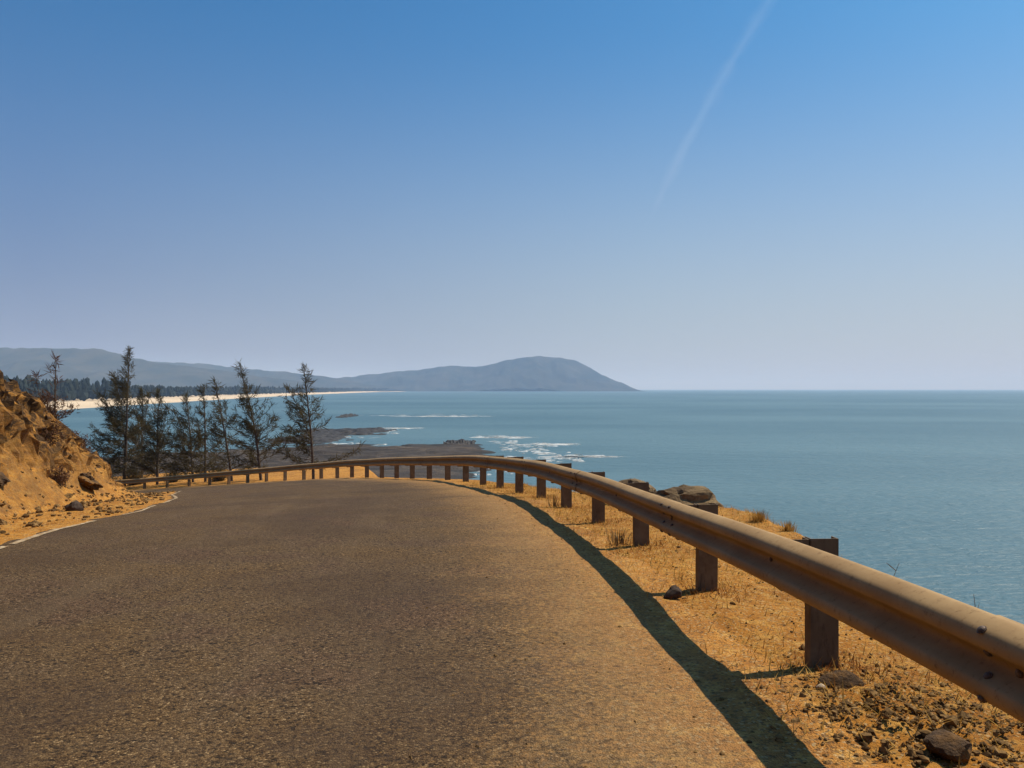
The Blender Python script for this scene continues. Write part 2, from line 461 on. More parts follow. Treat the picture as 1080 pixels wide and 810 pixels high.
# broken ledges push the bank face in and out
zq_ = ground_z(S_, T_, False)
sh_ = (ridged(S_ * 0.9, (zq_ + 0.22 * S_) * 2.2, 3.0, 4) * 0.16 + fbm(S_ * 3.0, T_ * 3.0, zq_ * 3.5, 4) * 0.12 + ridged(S_ * 2.6 + zq_, zq_ * 4.5 + 0.6 * S_, T_ * 2.0, 3) * 0.055) * sstep(0.28, 0.5, U_) * (1 - sstep(12.5, 14, T_))
X_, Y_ = to_xy(S_, T_ - sh_)
Z_ = ground_z(S_, T_)
Z_ = Z_ - 0.02 * (sstep(0.3, 0.6, T_) * sstep(0.0, 0.3, t_line(S_) - T_ + 0.12))   # bed under the road sheet
ground = link('ground', np.stack([X_, Y_, Z_], -1).reshape(-1, 3), grid_faces(len(ss), len(tt))[:, ::-1], M['ground'], smooth=True, uv=np.stack([U_, S_ * 0.1], -1).reshape(-1, 2))
_nf = (len(ss) - 1) * (len(tt) - 1)
_uf = (0.25 * (U_[:-1, :-1] + U_[1:, :-1] + U_[:-1, 1:] + U_[1:, 1:])).ravel()
_tf = T_[:-1, :-1].ravel()
ground.data.polygons.foreach_set('use_smooth', ~((_uf > 0.40) & (_tf < 13)))
tag(ground, 'dry ochre hillside ground with verges, bank and seaward slope', 'ground', kind='structure')

# road sheet
rt = np.linspace(0, 1, 80)
S2, R2 = np.meshgrid(ss, rt, indexing='ij')
lo = 0.22 + 0.12 * vnoise(S2 * 1.3, 5.0)
hi = t_line(S2) + 0.12 + 0.10 * vnoise(S2 * 1.7, 8.0) + 0.05 * vnoise(S2 * 6, 2.0)
T2 = lo + (hi - lo) * R2
X2, Y2 = to_xy(S2, T2)
Z2 = ground_z(S2, T2) + 0.006 - 0.02 * (R2 == 0) - 0.02 * (R2 == 1)
road = link('road', np.stack([X2, Y2, Z2], -1).reshape(-1, 3), grid_faces(len(ss), 80)[:, ::-1], M['road'], smooth=True,
            uv=np.stack([T2, S2], -1).reshape(-1, 2))
tag(road, 'worn grey-brown asphalt road curving left downhill', 'road', kind='structure')

# painted edge line, broken where it has worn off
vs, fs = [], []
sl = np.arange(-30, 60, 0.1)
for a, b in zip(sl[:-1], sl[1:]):
    m = 0.5 * (a + b)
    if float(vnoise(m * 0.55, 1.7)) < -0.42 or float(vnoise(m * 2.4, 6.1)) < -0.72: continue
    q = []
    for s_, t_ in ((a, -0.036), (b, -0.036), (b, 0.036), (a, 0.036)):
        tl = float(t_line(s_)) - 0.02 + t_ + 0.012 * float(vnoise(s_ * 5, t_ * 50))
        x, y = to_xy(s_, tl); q.append((float(x), float(y), float(ground_z(s_, tl)) + 0.012))
    n = len(vs); vs += q; fs.append((n + 3, n + 2, n + 1, n))
line = link('edge_line', vs, fs, M['line'])
tag(line, 'thin worn white edge line along the left side of the asphalt', 'road marking', kind='structure')

# ------------------------------------------------------------------ guardrail
gx, gy, gz = [float(v) for v in C(0.0)[:3]]
guard = empty('guardrail', (gx, gy, gz))
tag(guard, 'long dusty brown steel guardrail on posts curving along the seaward road edge', 'guardrail')
def rel(vs): return np.asarray(vs) - np.array([gx, gy, gz])

half = [(0.000, 0.1560), (0.010, 0.1558), (0.024, 0.1525), (0.064, 0.1275), (0.075, 0.114), (0.081, 0.099), (0.083, 0.084), (0.0815, 0.066), (0.076, 0.057),
        (0.066, 0.050), (0.036, 0.028), (0.026, 0.020), (0.018, 0.011), (0.015, 0.004)]
half = [(u, v * 0.86) for u, v in half]
prof = half + [(u, -v) for u, v in half[::-1]]
TH = 0.004
def beam(s0, s1, extra):
    n = max(2, int((s1 - s0) / 0.10)); st = np.linspace(s0, s1, n + 1)
    front, back = [], []
    V = []
    for s in st:
        x, y, z, r, tx, ty = [float(v) for v in C(s)]
        zc = r - 0.134 + 0.007 * float(vnoise(s * 0.45, 12.0)); wob = 0.010 * float(vnoise(s * 0.6, 77.0))
        for k_, (u, v) in enumerate(prof):
            t = 0.232 + u + extra + wob; V.append((x - t * ty, y + t * tx, zc + v))
        for k_, (u, v) in enumerate(prof[::-1]):
            t = 0.232 + u + extra + wob - TH; V.append((x - t * ty, y + t * tx, zc + v * 0.985))
    m = 2 * len(prof); fcs = []
    for i in range(n):
        for j in range(m):
            a = i * m + j; b = i * m + (j + 1) % m
            fcs.append((a, b, b + m, a + m))
    fcs.append(tuple(range(m))[::-1]); fcs.append(tuple(n * m + j for j in range(m)))
    o = link('beam', rel(V), fcs, M['rail'], guard, smooth=False)
    return o
def smooth_by_angle(o, ang=35):
    o.data.polygons.foreach_set('use_smooth', [True] * len(o.data.polygons))
    import bmesh
    bm = bmesh.new(); bm.from_mesh(o.data); bmesh.ops.recalc_face_normals(bm, faces=bm.faces)
    for e in bm.edges:
        if len(e.link_faces) == 2 and e.calc_face_angle(0) > math.radians(ang): e.smooth = False
    bm.to_mesh(o.data); bm.free()

bolt_me = None
def bolt_mesh():
    global bolt_me
    if bolt_me is None:
        v, f = ico(2); v = v * np.array([0.013, 0.013, 0.007])
        w = []; ff = []
        n = 10
        for r_, h_ in ((0.016, 0.0), (0.016, 0.003)):
            for j in range(n): w.append((r_ * math.cos(2 * math.pi * j / n), r_ * math.sin(2 * math.pi * j / n), h_))
        ff = [(j, (j + 1) % n, n + (j + 1) % n, n + j) for j in range(n)] + [tuple(range(n, 2 * n))]
        vv = np.vstack([v + np.array([0, 0, 0.004]), np.array(w)])
        fc = [tuple(q) for q in f] + [tuple(len(v) + i for i in q) for q in ff]
        me = bpy.data.meshes.new('bolt'); me.from_pydata([tuple(p) for p in vv], [], fc); me.materials.append(M['bolt'])
        bolt_me = me
    return bolt_me
def bolt(parent, s, u, v, tilt=0.0):
    x, y, z, r, tx, ty = [float(q) for q in C(s)]
    t = 0.232 + u + 0.010 * float(vnoise(s * 0.6, 77.0)); zc = r - 0.134 + 0.007 * float(vnoise(s * 0.45, 12.0)) + v
    o = bpy.data.objects.new('bolt', bolt_mesh()); COL.objects.link(o); o.parent = parent
    nrm = Vector((-ty * math.cos(tilt), tx * math.cos(tilt), math.sin(tilt)))
    o.location = Vector((x - t * ty, y + t * tx, zc)) - Vector((gx, gy, gz))
    o.rotation_mode = 'QUATERNION'; o.rotation_quaternion = nrm.to_track_quat('Z', 'Y')
    return o

usable = [i for i in range(3, len(posts) - 3)]
joints = [post_s[i] for i in usable if (i - 6) % 2 == 0]
for a, b in zip(joints[:-1], joints[1:]):
    alt = 0.012 if ((joints.index(a)) % 2) else 0.0
    o = beam(a - 0.16, b + 0.16, alt); smooth_by_angle(o)
    if -4 < a < 27:
        for ds in (-0.11, 0.11):
            for u, v, ti in ((0.0715, 0.102, 0.9), (0.053, 0.036, -0.7), (0.053, -0.036, 0.7), (0.0715, -0.102, -0.9)):
                bolt(o, a + ds, u + 0.0135, v, ti)
    if -4 < a < 15:
        bolt(o, 0.5 * (a + b), 0.016 + alt, 0.0); bolt(o, a + 0.02, 0.029, 0.0)

def channel(s, t0, t1, z0, z1, name, parent, dep=0.075, th=0.007, lean=0.0):
    x, y, z, r, tx, ty = [float(q) for q in C(s)]
    base = np.array([gx, gy, gz])
    # plan outline of a C section: web faces back along the road
    pl = [(0, t0), (0, t1), (dep, t1), (dep, t1 - th), (th, t1 - th), (th, t0 + th), (dep, t0 + th), (dep, t0)]
    V = []
    for zz in (z0, z1):
        lean_ = lean * (zz - z0)
        for a, t in [(a_ + lean_, t_) for a_, t_ in pl]: V.append((x + a * tx - t * ty, y + a * ty + t * tx, zz))
    n = len(pl)
    fcs = [(j, (j + 1) % n, n + (j + 1) % n, n + j) for j in range(n)]
    fcs += [(0, 1, 4, 5), (1, 2, 3, 4), (0, 5, 6, 7), (n + 5, n + 4, n + 1, n), (n + 4, n + 3, n + 2, n + 1), (n + 7, n + 6, n + 5, n)]
    o = link(name, np.array(V) - base, fcs, M['post'], parent)
    import bmesh
    bm = bmesh.new(); bm.from_mesh(o.data); bmesh.ops.recalc_face_normals(bm, faces=bm.faces); bm.to_mesh(o.data); bm.free()
    return o
for i in usable:
    s = post_s[i]; x, y, z, r, tx, ty = [float(q) for q in C(s)]
    dz = random.uniform(-0.012, 0.02)
    p = channel(s - 0.035, -0.075, 0.075, z - 0.35, r - 0.008 + dz, 'post', guard, lean=random.uniform(-0.03, 0.03))
    channel(s - 0.033, 0.079, 0.228, r - 0.29, r - 0.012 + dz, 'spacer', p)

# ------------------------------------------------------------------ rocks
def rock_mesh(size, seed, sub=4, rough=0.28, fr=1.3, layers=0.0, flat=0.0):
    v, f = ico(sub); v = v.copy()
    o = seed * 13.7
    d = 1 + rough * fbm(v[:, 0] * fr + o, v[:, 1] * fr - o, v[:, 2] * fr + o * 0.5, 5)
    # facet the lump with a few random planes
    r_ = np.random.default_rng(seed)
    p = v * d[:, None]
    for _ in range(9):
        nrm = r_.normal(size=3); nrm /= np.linalg.norm(nrm); c = r_.uniform(0.62, 0.92)
        h = p @ nrm; ex = np.clip(h - c, 0, None); p = p - nrm * (ex * 0.85)[:, None]
    if layers:
        b = np.sin(p[:, 2] * 9 + 2.0 * vnoise(p[:, 0] * 1.5 + o, p[:, 1] * 1.5)) * layers
        p[:, :2] *= (1 + b)[:, None]
    p = p + 0.03 * np.stack([fbm(p[:, 0] * 7 + a, p[:, 1] * 7, p[:, 2] * 7, 3) for a in (0, 50, 90)], 1)
    p = p * np.array(size)
    return p, f
def rock(name, x, y, z, size, seed, mat, label, cat, group=None, rz=0.0, rx=0.0, **kw):
    p, f = rock_mesh(size, seed, **kw)
    o = link(name, p, f, mat, smooth=False)
    o.location = (x, y, z); o.rotation_euler = (rx, random.uniform(-0.08, 0.08), rz)
    tag(o, label, cat, group); return o
def gz_at(x, y):
    s, t = to_st(x, y); return float(ground_z(s, t))
def gz_many(xs, ys):
    xs = np.asarray(xs, float); ys = np.asarray(ys, float); st = np.zeros((2, len(xs)))
    for a in range(0, len(xs), 1000):
        q = slice(a, a + 1000)
        i = np.argmin((CX[None] - xs[q, None]) ** 2 + (CY[None] - ys[q, None]) ** 2, axis=1)
        st[0, q] = SG[i]; st[1, q] = -(xs[q] - CX[i]) * TY[i] + (ys[q] - CY[i]) * TX[i]
    return ground_z(st[0], st[1])

zb = gz_at(1.75, 11.8)
rock('boulder', 1.92, 13.0, -1.67, (0.38, 0.40, 0.32), 3, M['boulder'], 'smaller rounded brown boulder at the cliff edge behind the guardrail', 'boulder', rz=0.4)
rock('boulder', 2.44, 12.0, -1.68, (0.60, 0.42, 0.31), 12, M['boulder'], 'larger flat-topped grey boulder with cracked layers at the cliff edge', 'boulder', rz=-0.25, layers=0.09, rough=0.36)
zq = gz_at(1.18, 5.9)
rock('dark_stone', 1.165, 6.05, zq + 0.03, (0.075, 0.05, 0.055), 21, M['darkrock'], 'dark angular stone lying beside the second nearest guardrail post', 'stone', sub=3, rz=0.3)
rock('brown_stone', 1.58, 4.02, gz_at(1.58, 4.02) + 0.015, (0.105, 0.075, 0.055), 22, M['laterite'], 'reddish brown stone at the foot of the nearest visible guardrail post', 'stone', sub=3)
rock('white_stone', 1.47, 3.98, gz_at(1.47, 3.98) + 0.01, (0.022, 0.018, 0.016), 23, M['beach'], 'tiny white stone beside the brown stone under the nearest post', 'stone', sub=2)
rock('rubble_stone', 1.68, 3.22, gz_at(1.68, 3.22) + 0.03, (0.10, 0.08, 0.075), 24, M['laterite'], 'broken tan and dark rock at the bottom right corner among the gravel', 'rock', sub=3, rz=1.0)
rock('dark_stone', -8.05, 15.4, gz_at(-8.05, 15.4) + 0.06, (0.16, 0.13, 0.13), 25, M['darkrock'], 'dark rock standing alone on the sandy verge below the bank', 'rock', sub=3)
# embedded outcrops in the bank
outc = [(0.0, 12.2, 10.25, (0.75, 0.45, 0.30), 31, 'large dark rock outcrop in the bank at the left edge of the picture'),
        (0.0, 13.4, 9.75, (0.60, 0.24, 0.17), 33, 'low dark slanting rock rib above the orange talus'),
        (0.0, 21.5, 9.55, (0.55, 0.34, 0.22), 34, 'cracked grey-brown rock under the dry shrubs on the bank'),
        (0.0, 30.0, 9.1, (0.45, 0.28, 0.18), 36, 'last dark rock at the tip of the bank by the guardrail')]
for _, s, t, sz, sd, lb in outc:
    x, y = to_xy(s, t); z = float(ground_z(s, t))
    x_, y_, z_, r_, tx, ty = [float(q) for q in C(s)]
    rock('rock_outcrop', float(x), float(y), z - 0.08, sz, sd, M['laterite'], lb, 'rock outcrop', 'rocks in the bank', rz=math.atan2(ty, tx) + 0.3, rx=0.45, layers=0.10, rough=0.45)

# loose stones: one object nobody could count
def stones(name, x, y, sz, mat, label, zoff=0.25):
    v, f = ico(1)
    n = len(x); V = np.zeros((n, len(v), 3)); 
    zs = gz_many(x, y)
    for i in range(n):
        q = v * (1 + rng.uniform(-0.5, 0.35, (len(v), 1))) * sz[i] * np.array([rng.uniform(0.7, 1.4), rng.uniform(0.6, 1.1), rng.uniform(0.5, 1.0)])
        a = rng.uniform(0, 6.28); c_, s_ = math.cos(a), math.sin(a)
        V[i] = q @ np.array([[c_, s_, 0], [-s_, c_, 0], [0, 0, 1]]) + np.array([x[i], y[i], zs[i] + sz[i] * zoff])
    Fc = (f[None] + (np.arange(n) * len(v))[:, None, None]).reshape(-1, 3)
    o = link(name, V.reshape(-1, 3), Fc, mat)
    tag(o, label, 'gravel', kind='stuff'); return o
gxs, gys, gsz = [], [], []
for _ in range(3600):                                                       # heap by the near post
    a, b = rng.normal(0, 1, 2)
    gxs.append(1.72 + a * 0.30); gys.append(3.50 + b * 0.42); gsz.append(min(0.03, 0.0028 + rng.lognormal(-5.6, 0.75)))
for _ in range(2200):                                                       # sea-side verge
    s = rng.uniform(-2, 16); t = rng.uniform(-1.4, 0.9); x, y = to_xy(s, t)
    gxs.append(float(x)); gys.append(float(y)); gsz.append(abs(rng.normal(0.004, 0.004)) + 0.003)
for _ in range(5200):                                                        # dusty shoulder of the asphalt
    s = -2.6 + 13 * rng.random() ** 1.6; t = abs(rng.normal(0.9, 0.8)) + 0.25; x, y = to_xy(s, t)
    gxs.append(float(x)); gys.append(float(y)); gsz.append(abs(rng.normal(0.002, 0.0028)) + 0.0028)
for _ in range(650):                                                        # hill-side verge
    s = rng.uniform(2, 36); t = float(t_line(s)) + 0.25 + abs(rng.normal(0, 1.1)); x, y = to_xy(s, t)
    gxs.append(float(x)); gys.append(float(y)); gsz.append(abs(rng.normal(0.02, 0.022)) + 0.012)
for _ in range(900):                                                       # rubble on the bank
    s = rng.uniform(3, 37); t = float(t_line(s)) + 1.3 + rng.random() ** 0.8 * 3.0; x, y = to_xy(s, t)
    gxs.append(float(x)); gys.append(float(y)); gsz.append(min(0.13, abs(rng.normal(0.012, 0.03)) + 0.012))
stones('gravel', gxs, gys, gsz, M['gravel'], 'loose gravel and clods scattered over both verges')

# straw and dry grass: one object nobody could count
def blades(n, place, hmin, hmax, wid, mat, name, label, flat=0.5):
    V = np.zeros((n, 3, 3)); px_, py_ = place(n); pz_ = gz_many(px_, py_)
    for i in range(n):
        x, y, z = px_[i], py_[i], pz_[i]
        h = rng.uniform(hmin, hmax); a = rng.uniform(0, 6.28); lean = rng.uniform(flat, 1.4)
        d = np.array([math.cos(a) * math.sin(lean), math.sin(a) * math.sin(lean), math.cos(lean)])
        w = np.array([-math.sin(a), math.cos(a), 0]) * wid * rng.uniform(0.6, 1.4)
        b = np.array([x, y, z - 0.003]); V[i] = (b - w, b + w, b + d * h)
    o = link(name, V.reshape(-1, 3), np.arange(n * 3).reshape(-1, 3), mat)
    tag(o, label, 'dry grass', kind='stuff'); return o
def place_verge(n):
    s = rng.uniform(-1.5, 18, n * 6); e = edge_u(s); t = 0.55 - rng.random(n * 6) * (e + 1.25)
    x, y = to_xy(s, t)
    ok = np.where(vnoise(x * 1.3, y * 1.3, 2.0) > rng.uniform(-0.9, 0.5, n * 6))[0][:n]
    return x[ok], y[ok]
blades(20000, place_verge, 0.025, 0.12, 0.0032, M['straw'], 'dry_grass', 'short golden dry grass and straw on the seaward verge')

def place_feet(n):
    i = rng.integers(0, 9, n); s = np.array([post_s[6 + j] for j in i]) + rng.normal(0, 0.22, n); t = rng.normal(-0.05, 0.20, n)
    return to_xy(s, t)
blades(3600, place_feet, 0.02, 0.10, 0.003, M['rust'], 'dry_grass', 'rusty brown dry grass around the feet of the guardrail posts')

# tufts standing by posts and on the cliff edge
def tuft(x, y, n, h, label, mat, spread=0.08, name='dry_tuft', cat='dry plant', group=None, wid=0.004):
    z = gz_at(x, y); V = []
    for i in range(n):
        a = rng.uniform(0, 6.28); r = abs(rng.normal(0, spread)); l = abs(rng.normal(0.25, 0.3))
        hh = h * rng.uniform(0.45, 1.0)
        b = np.array([r * math.cos(a), r * math.sin(a), -0.02]); d = np.array([math.cos(a) * math.sin(l), math.sin(a) * math.sin(l), math.cos(l)])
        w = np.array([-math.sin(a), math.cos(a), 0]) * wid
        m = b + d * hh * 0.55; tip = b + d * hh + np.array([math.cos(a), math.sin(a), -0.4]) * hh * 0.15
        V += [b - w, b + w, m + w * 0.7, m - w * 0.7, tip]
    fcs = []
    for i in range(n): fcs += [(5 * i, 5 * i + 1, 5 * i + 2, 5 * i + 3), (5 * i + 3, 5 * i + 2, 5 * i + 4)]
    o = link(name, V, fcs, mat); o.location = (x, y, z)
    tag(o, label, cat, group); return o
tuft(1.10, 8.55, 60, 0.26, 'dry brown tuft of weeds against the third nearest post', M['twig'], 0.09)
tuft(0.62, 12.3, 34, 0.34, 'wiry dry weed standing between two posts at the bend', M['twig'], 0.05)
tuft(1.36, 6.25, 60, 0.09, 'low rusty grass tuft round the foot of the second nearest post', M['twig'], 0.03)
for i, (d, off, n, h, lb) in enumerate([(9.0, 1.8, 200, 0.16, 'brown dry grass clump on the cliff edge, middle of three'),
                                         (9.9, 1.85, 230, 0.20, 'brown dry grass clump on the cliff edge next to the boulder'),
                                         (8.2, 1.6, 230, 0.12, 'brown dry grass clump on the cliff edge, nearest of three')]):
    s = d - 4.4; x, y = to_xy(s, -off)
    tuft(float(x), float(y), n, h, lb, M['straw'], 0.05, 'grass_clump', 'dry grass', 'dry clumps on the cliff edge')

def tube(path, r0, r1, n=5):
    path = np.asarray(path, float); k = len(path); V = []; Fs = []
    for i, p in enumerate(path):
        d = path[min(i + 1, k - 1)] - path[max(i - 1, 0)]; d = d / (np.linalg.norm(d) + 1e-9)
        a = np.cross(d, (0.31, 0.95, 0.1)); a /= np.linalg.norm(a) + 1e-9; b = np.cross(d, a)
        r = r0 + (r1 - r0) * i / (k - 1)
        for j in range(n):
            th = 2 * math.pi * j / n; V.append(p + r * (math.cos(th) * a + math.sin(th) * b))
    for i in range(k - 1):
        for j in range(n):
            Fs.append((i * n + j, i * n + (j + 1) % n, (i + 1) * n + (j + 1) % n, (i + 1) * n + j))
    return V, Fs
def merge(parts):
    V, Fs = [], []
    for v, f in parts:
        n = len(V); V += list(v); Fs += [tuple(i + n for i in q) for q in f]
    return V, Fs
def stick(x, y, z0, h, lean, label, br=3):
    parts = []; p = np.array([0, 0, -0.1]); path = [p]
    for i in range(6):
        p = p + np.array([lean[0] + rng.normal(0, 0.05), lean[1] + rng.normal(0, 0.05), 1.0]) * h / 6; path.append(p)
    parts.append(tube(path, 0.0045, 0.0015))
    for _ in range(br):
        i = rng.integers(2, 6); q = path[i]; dd = np.array([rng.normal(0, 0.5), rng.normal(0, 0.4), 0.8]) * h * 0.22
        parts.append(tube([q, q + dd * 0.5, q + dd], 0.003, 0.001))
    v, f = merge(parts); o = link('dry_twig', v, f, M['twig']); o.location = (x, y, z0)
    tag(o, label, 'twig', 'twigs over the cliff edge'); return o
stick(2.86, 5.15, gz_at(2.86, 5.15), 0.42, (-0.05, 0.0), 'tall thin bare twig sticking up beyond the guardrail at the right', 2)
stick(2.86, 6.5, gz_at(2.86, 6.5), 0.36, (0.45, 0.1), 'slanting dry twig behind the guardrail, left of the tall thin one', 4)
x, y = 3.05, 6.0
rock('edge_stone', 3.0, 5.9, gz_at(3.0, 5.9) + 0.05, (0.22, 0.12, 0.09), 41, M['darkrock'], 'dark low rock on the cliff edge below the dry twigs', 'rock', sub=3)

# ------------------------------------------------------------------ casuarina trees
def casuarina(px, d, top, h_below, name, label, dens=1.0, width=1.0, seed=1, leaf='needle', leaders=(), low=0.13, group='casuarinas beyond the guardrail', gz=None):
    """trunk stands at photo column px, d metres ahead; its tip is at the photo point top"""
    r = np.random.default_rng(seed)
    X, Y = (px - 540) / F * d, d
    z0 = gz_at(X, Y) if gz is None else gz
    tip = np.array([(top[0] - 540) / F * d - X, r.uniform(-0.2, 0.2), -(top[1] - HZ) / F * d - z0])
    H = tip[2]
    root = empty(name, (X, Y, z0))
    tag(root, label, 'tree', group)
    tr, lf = [], []
    def spine(base, end, n=14, wob=0.035):
        ph = r.uniform(0, 6.28, 2); out = []
        for i in range(n + 1):
            u = i / n
            p = base + (end - base) * u
            p = p + np.array([math.sin(u * 5 + ph[0]), math.sin(u * 4 + ph[1]), 0]) * wob * H * 0.5 * u * (1 - u)
            p[0] += (end - base)[0] * (u * u - u) * 0.5          # bends more towards the tip
            out.append(p)
        return np.array(out)
    def spray(p, d_, ln, n):
        for _ in range(n):
            q = p + r.normal(0, 0.05, 3)
            dd = d_ + r.normal(0, 0.42, 3) + np.array([-0.12, 0, 0.05]); dd /= np.linalg.norm(dd)
            l = ln * r.uniform(0.5, 1.15); w = np.cross(dd, r.normal(size=3)); w = w / np.linalg.norm(w) * r.uniform(0.012, 0.026)
            e = q + dd * l
            e[2] -= 0.06 * l
            lf.append((q - w * 0.6, q + w * 0.6, q + dd * l * 0.5 + w, e))
    def limb(p, az, length, up, n_s):
        pts = [p]; q = p.copy(); k = 6
        for i in range(k):
            e = up + 0.35 * i / k + r.normal(0, 0.12)
            q = q + np.array([math.cos(az) * math.cos(e), math.sin(az) * math.cos(e), math.sin(e)]) * length / k
            az += r.normal(0, 0.12); pts.append(q)
        tr.append(tube(pts, 0.012 + 0.012 * length / 2, 0.006, 4))
        for i in range(1, k + 1):
            dd = pts[i] - pts[i - 1]; dd /= np.linalg.norm(dd)
            for _ in range(n_s):
                side = dd + r.normal(0, 0.55, 3); side /= np.linalg.norm(side)
                spray(pts[i] + r.normal(0, 0.05, 3), side, 0.42, 4)
    sp = spine(np.array([0, 0, -0.3]), tip)
    spines = [(sp, H, 1.0)]
    tr.append(tube(sp, 0.035 + 0.010 * H, 0.012, 6))
    for fx, fz in leaders:                                       # extra leaders, photo points
        end = np.array([(fx - 540) / F * d - X, r.uniform(-0.5, 0.5), -(fz - HZ) / F * d - z0])
        b = sp[int(14 * r.uniform(0.25, 0.45))]
        s2 = spine(b, end, 10); tr.append(tube(s2, 0.03, 0.008, 5)); spines.append((s2, end[2] - b[2], 0.55))
    for sp_, hh, wd in spines:
        n = int(36 * dens * hh / 6.0 * (1.25 if wd == 1.0 else 1.0))
        for i in range(n):
            u = low + (1 - low) * ((i + r.random()) / n) ** 1.4 if wd == 1.0 else (i + r.random()) / n
            f = u * (len(sp_) - 1); a = int(min(f, len(sp_) - 2)); p = sp_[a] + (sp_[a + 1] - sp_[a]) * (f - a)
            shape = (1 - u) ** 1.5 * (0.6 + 0.4 * min(1, (u - low + 0.05) / 0.12)) if wd == 1.0 else (1 - u) ** 0.7 * 0.55
            ln = (0.26 + 3.1 * shape * width * r.uniform(0.55, 1.2)) * (0.8 + 0.25 * wd)
            az = r.uniform(0, 6.28) if r.random() < 0.5 else math.pi + r.normal(0, 0.8)
            limb(p, az, ln, 0.12 + 0.8 * u + r.normal(0, 0.14), 3 if u < 0.5 else (2 if u < 0.72 and wd == 1.0 else 1))
        spray(sp_[-1], np.array([0, 0, 1.0]), 0.5, 5)
        for q in sp_[int(len(sp_) * 0.7):]: spray(q, np.array([-0.2, 0, 1.0]), 0.4, 5)
    v, f = merge(tr); link('trunk', v, f, M['bark'], root, smooth=True)
    A = np.array(lf); n = len(A)
    V = A.reshape(-1, 3); q = np.arange(n) * 4
    link('crown', V, np.concatenate([np.stack([q, q + 1, q + 2], 1), np.stack([q, q + 2, q + 3], 1)]), M[leaf], root)
    return root

trees = [
    (131, 54.5, (137, 371), 'tallest dark casuarina with a thin spire behind the left end of the guardrail', 1.15, 1.1, 1, [(117, 396), (104, 418)]),
    (150, 58.0, (151, 414), 'bushy casuarina close behind the tallest one, its trunk hidden', 1.0, 0.95, 2, [(160, 420)]),
    (166, 53.0, (169, 414), 'dense upright casuarina just right of the tallest one', 1.1, 0.9, 3, [(176, 432)]),
    (204, 52.0, (195, 420), 'short bushy casuarina, left of the close pair in the middle', 1.0, 0.8, 4, [(188, 437)]),
    (217, 51.0, (214, 410), 'slim casuarina with a bare leader, right of the close pair in the middle', 0.8, 0.75, 5, []),
    (245, 49.0, (226, 404), 'sparse windswept casuarina leaning left with wispy arms', 0.6, 0.9, 6, [(239, 430)]),
    (276, 47.5, (253, 387), 'tall casuarina bent to the left, second tree from the right', 0.9, 1.0, 7, [(268, 430), (286, 445)]),
    (331, 44.5, (321, 389), 'open casuarina standing alone at the right end of the tree row', 0.8, 0.95, 8, [(303, 413)]),
]
for px, d, top, lb, dn, wd, sd, ld in trees:
    casuarina(px, d, top, 0, 'casuarina_tree', lb, dn, wd, sd, leaders=ld)
casuarina(58, 37.0, (60, 379), 0, 'sparse_tree', 'thin reddish dry tree rising behind the bank at the far left', 0.32, 0.42, 11, leaf='dryneedle', leaders=[(44, 398)], group=None)

# dry shrubs on the bank
def shrub(s, t, h, n, seed, label, leaf='dryneedle', group='dry shrubs on the bank', name='dry_shrub'):
    r = np.random.default_rng(seed)
    x, y = to_xy(s, t); z = float(ground_z(s, t)); x, y = float(x), float(y)
    root = empty(name, (x, y, z)); tag(root, label, 'shrub', group)
    st, lf = [], []
    for i in range(n):
        a = r.uniform(0, 6.28); p = np.array([r.normal(0, 0.15), r.normal(0, 0.15), -0.1]); path = [p]; e = r.uniform(0.5, 1.5)
        for k in range(5):
            p = p + np.array([math.cos(a) * math.cos(e), math.sin(a) * math.cos(e), math.sin(e)]) * h * r.uniform(0.6, 1) / 5
            a += r.normal(0, 0.3); e += r.normal(0, 0.2); path.append(p)
            for _ in range(5):
                dd = r.normal(0, 1, 3); dd[2] = abs(dd[2]); dd /= np.linalg.norm(dd); l = r.uniform(0.06, 0.2)
                w = np.cross(dd, r.normal(size=3)); w = w / np.linalg.norm(w) * 0.014
                q = p + r.normal(0, 0.05, 3); lf.append((q - w, q + w, q + dd * l))
        st.append(tube(path, 0.012, 0.004, 4))
    v, f = merge(st); link('stems', v, f, M['twig'], root)
    A = np.array(lf).reshape(-1, 3); link('leaves', A, np.arange(len(A)).reshape(-1, 3), M[leaf], root)
    return root
for a in [(20.5, 10.4, 0.75, 34, 51, 'dry reddish brown shrub on the crest of the bank, nearest of the row'),
          (23.0, 10.6, 0.9, 40, 52, 'largest brown shrub on the bank, below the thin red tree'),
          (25.5, 10.2, 0.75, 34, 53, 'twiggy brown shrub midway down the sloping crest of the bank'),
          (28.5, 10.1, 0.55, 26, 54, 'small dry shrub near the low tip of the bank'),
          (18.5, 9.9, 0.5, 26, 55, 'little dry shrub clinging to the rocky face of the bank')]:
    shrub(*a)
for px, d, h, n, sd, lb in [(112, 53.0, 1.6, 110, 61, 'dark leafy undergrowth at the left end of the tree row, beside the bank'),
                            (142, 55.0, 1.7, 140, 62, 'dark undergrowth below the tallest casuarina'),
                            (183, 54.0, 1.0, 80, 63, 'dark undergrowth in the gap left of the close pair of casuarinas'),
                            (230, 50.5, 1.1, 80, 64, 'low dark bush under the leaning casuarina')]:
    s_, t_ = to_st((px - 540) / F * d, d)
    shrub(s_, t_, h, n, sd, lb, 'needle', 'undergrowth below the casuarinas', 'low_bush')

# ------------------------------------------------------------------ shore, reefs, sea
sea = link('sea', [(-34000, -4000, SEA), (34000, -4000, SEA), (34000, 38000, SEA), (-34000, 38000, SEA)], [(0, 1, 2, 3)], M['sea'])
tag(sea, 'calm teal sea reaching the horizon', 'sea', kind='structure')

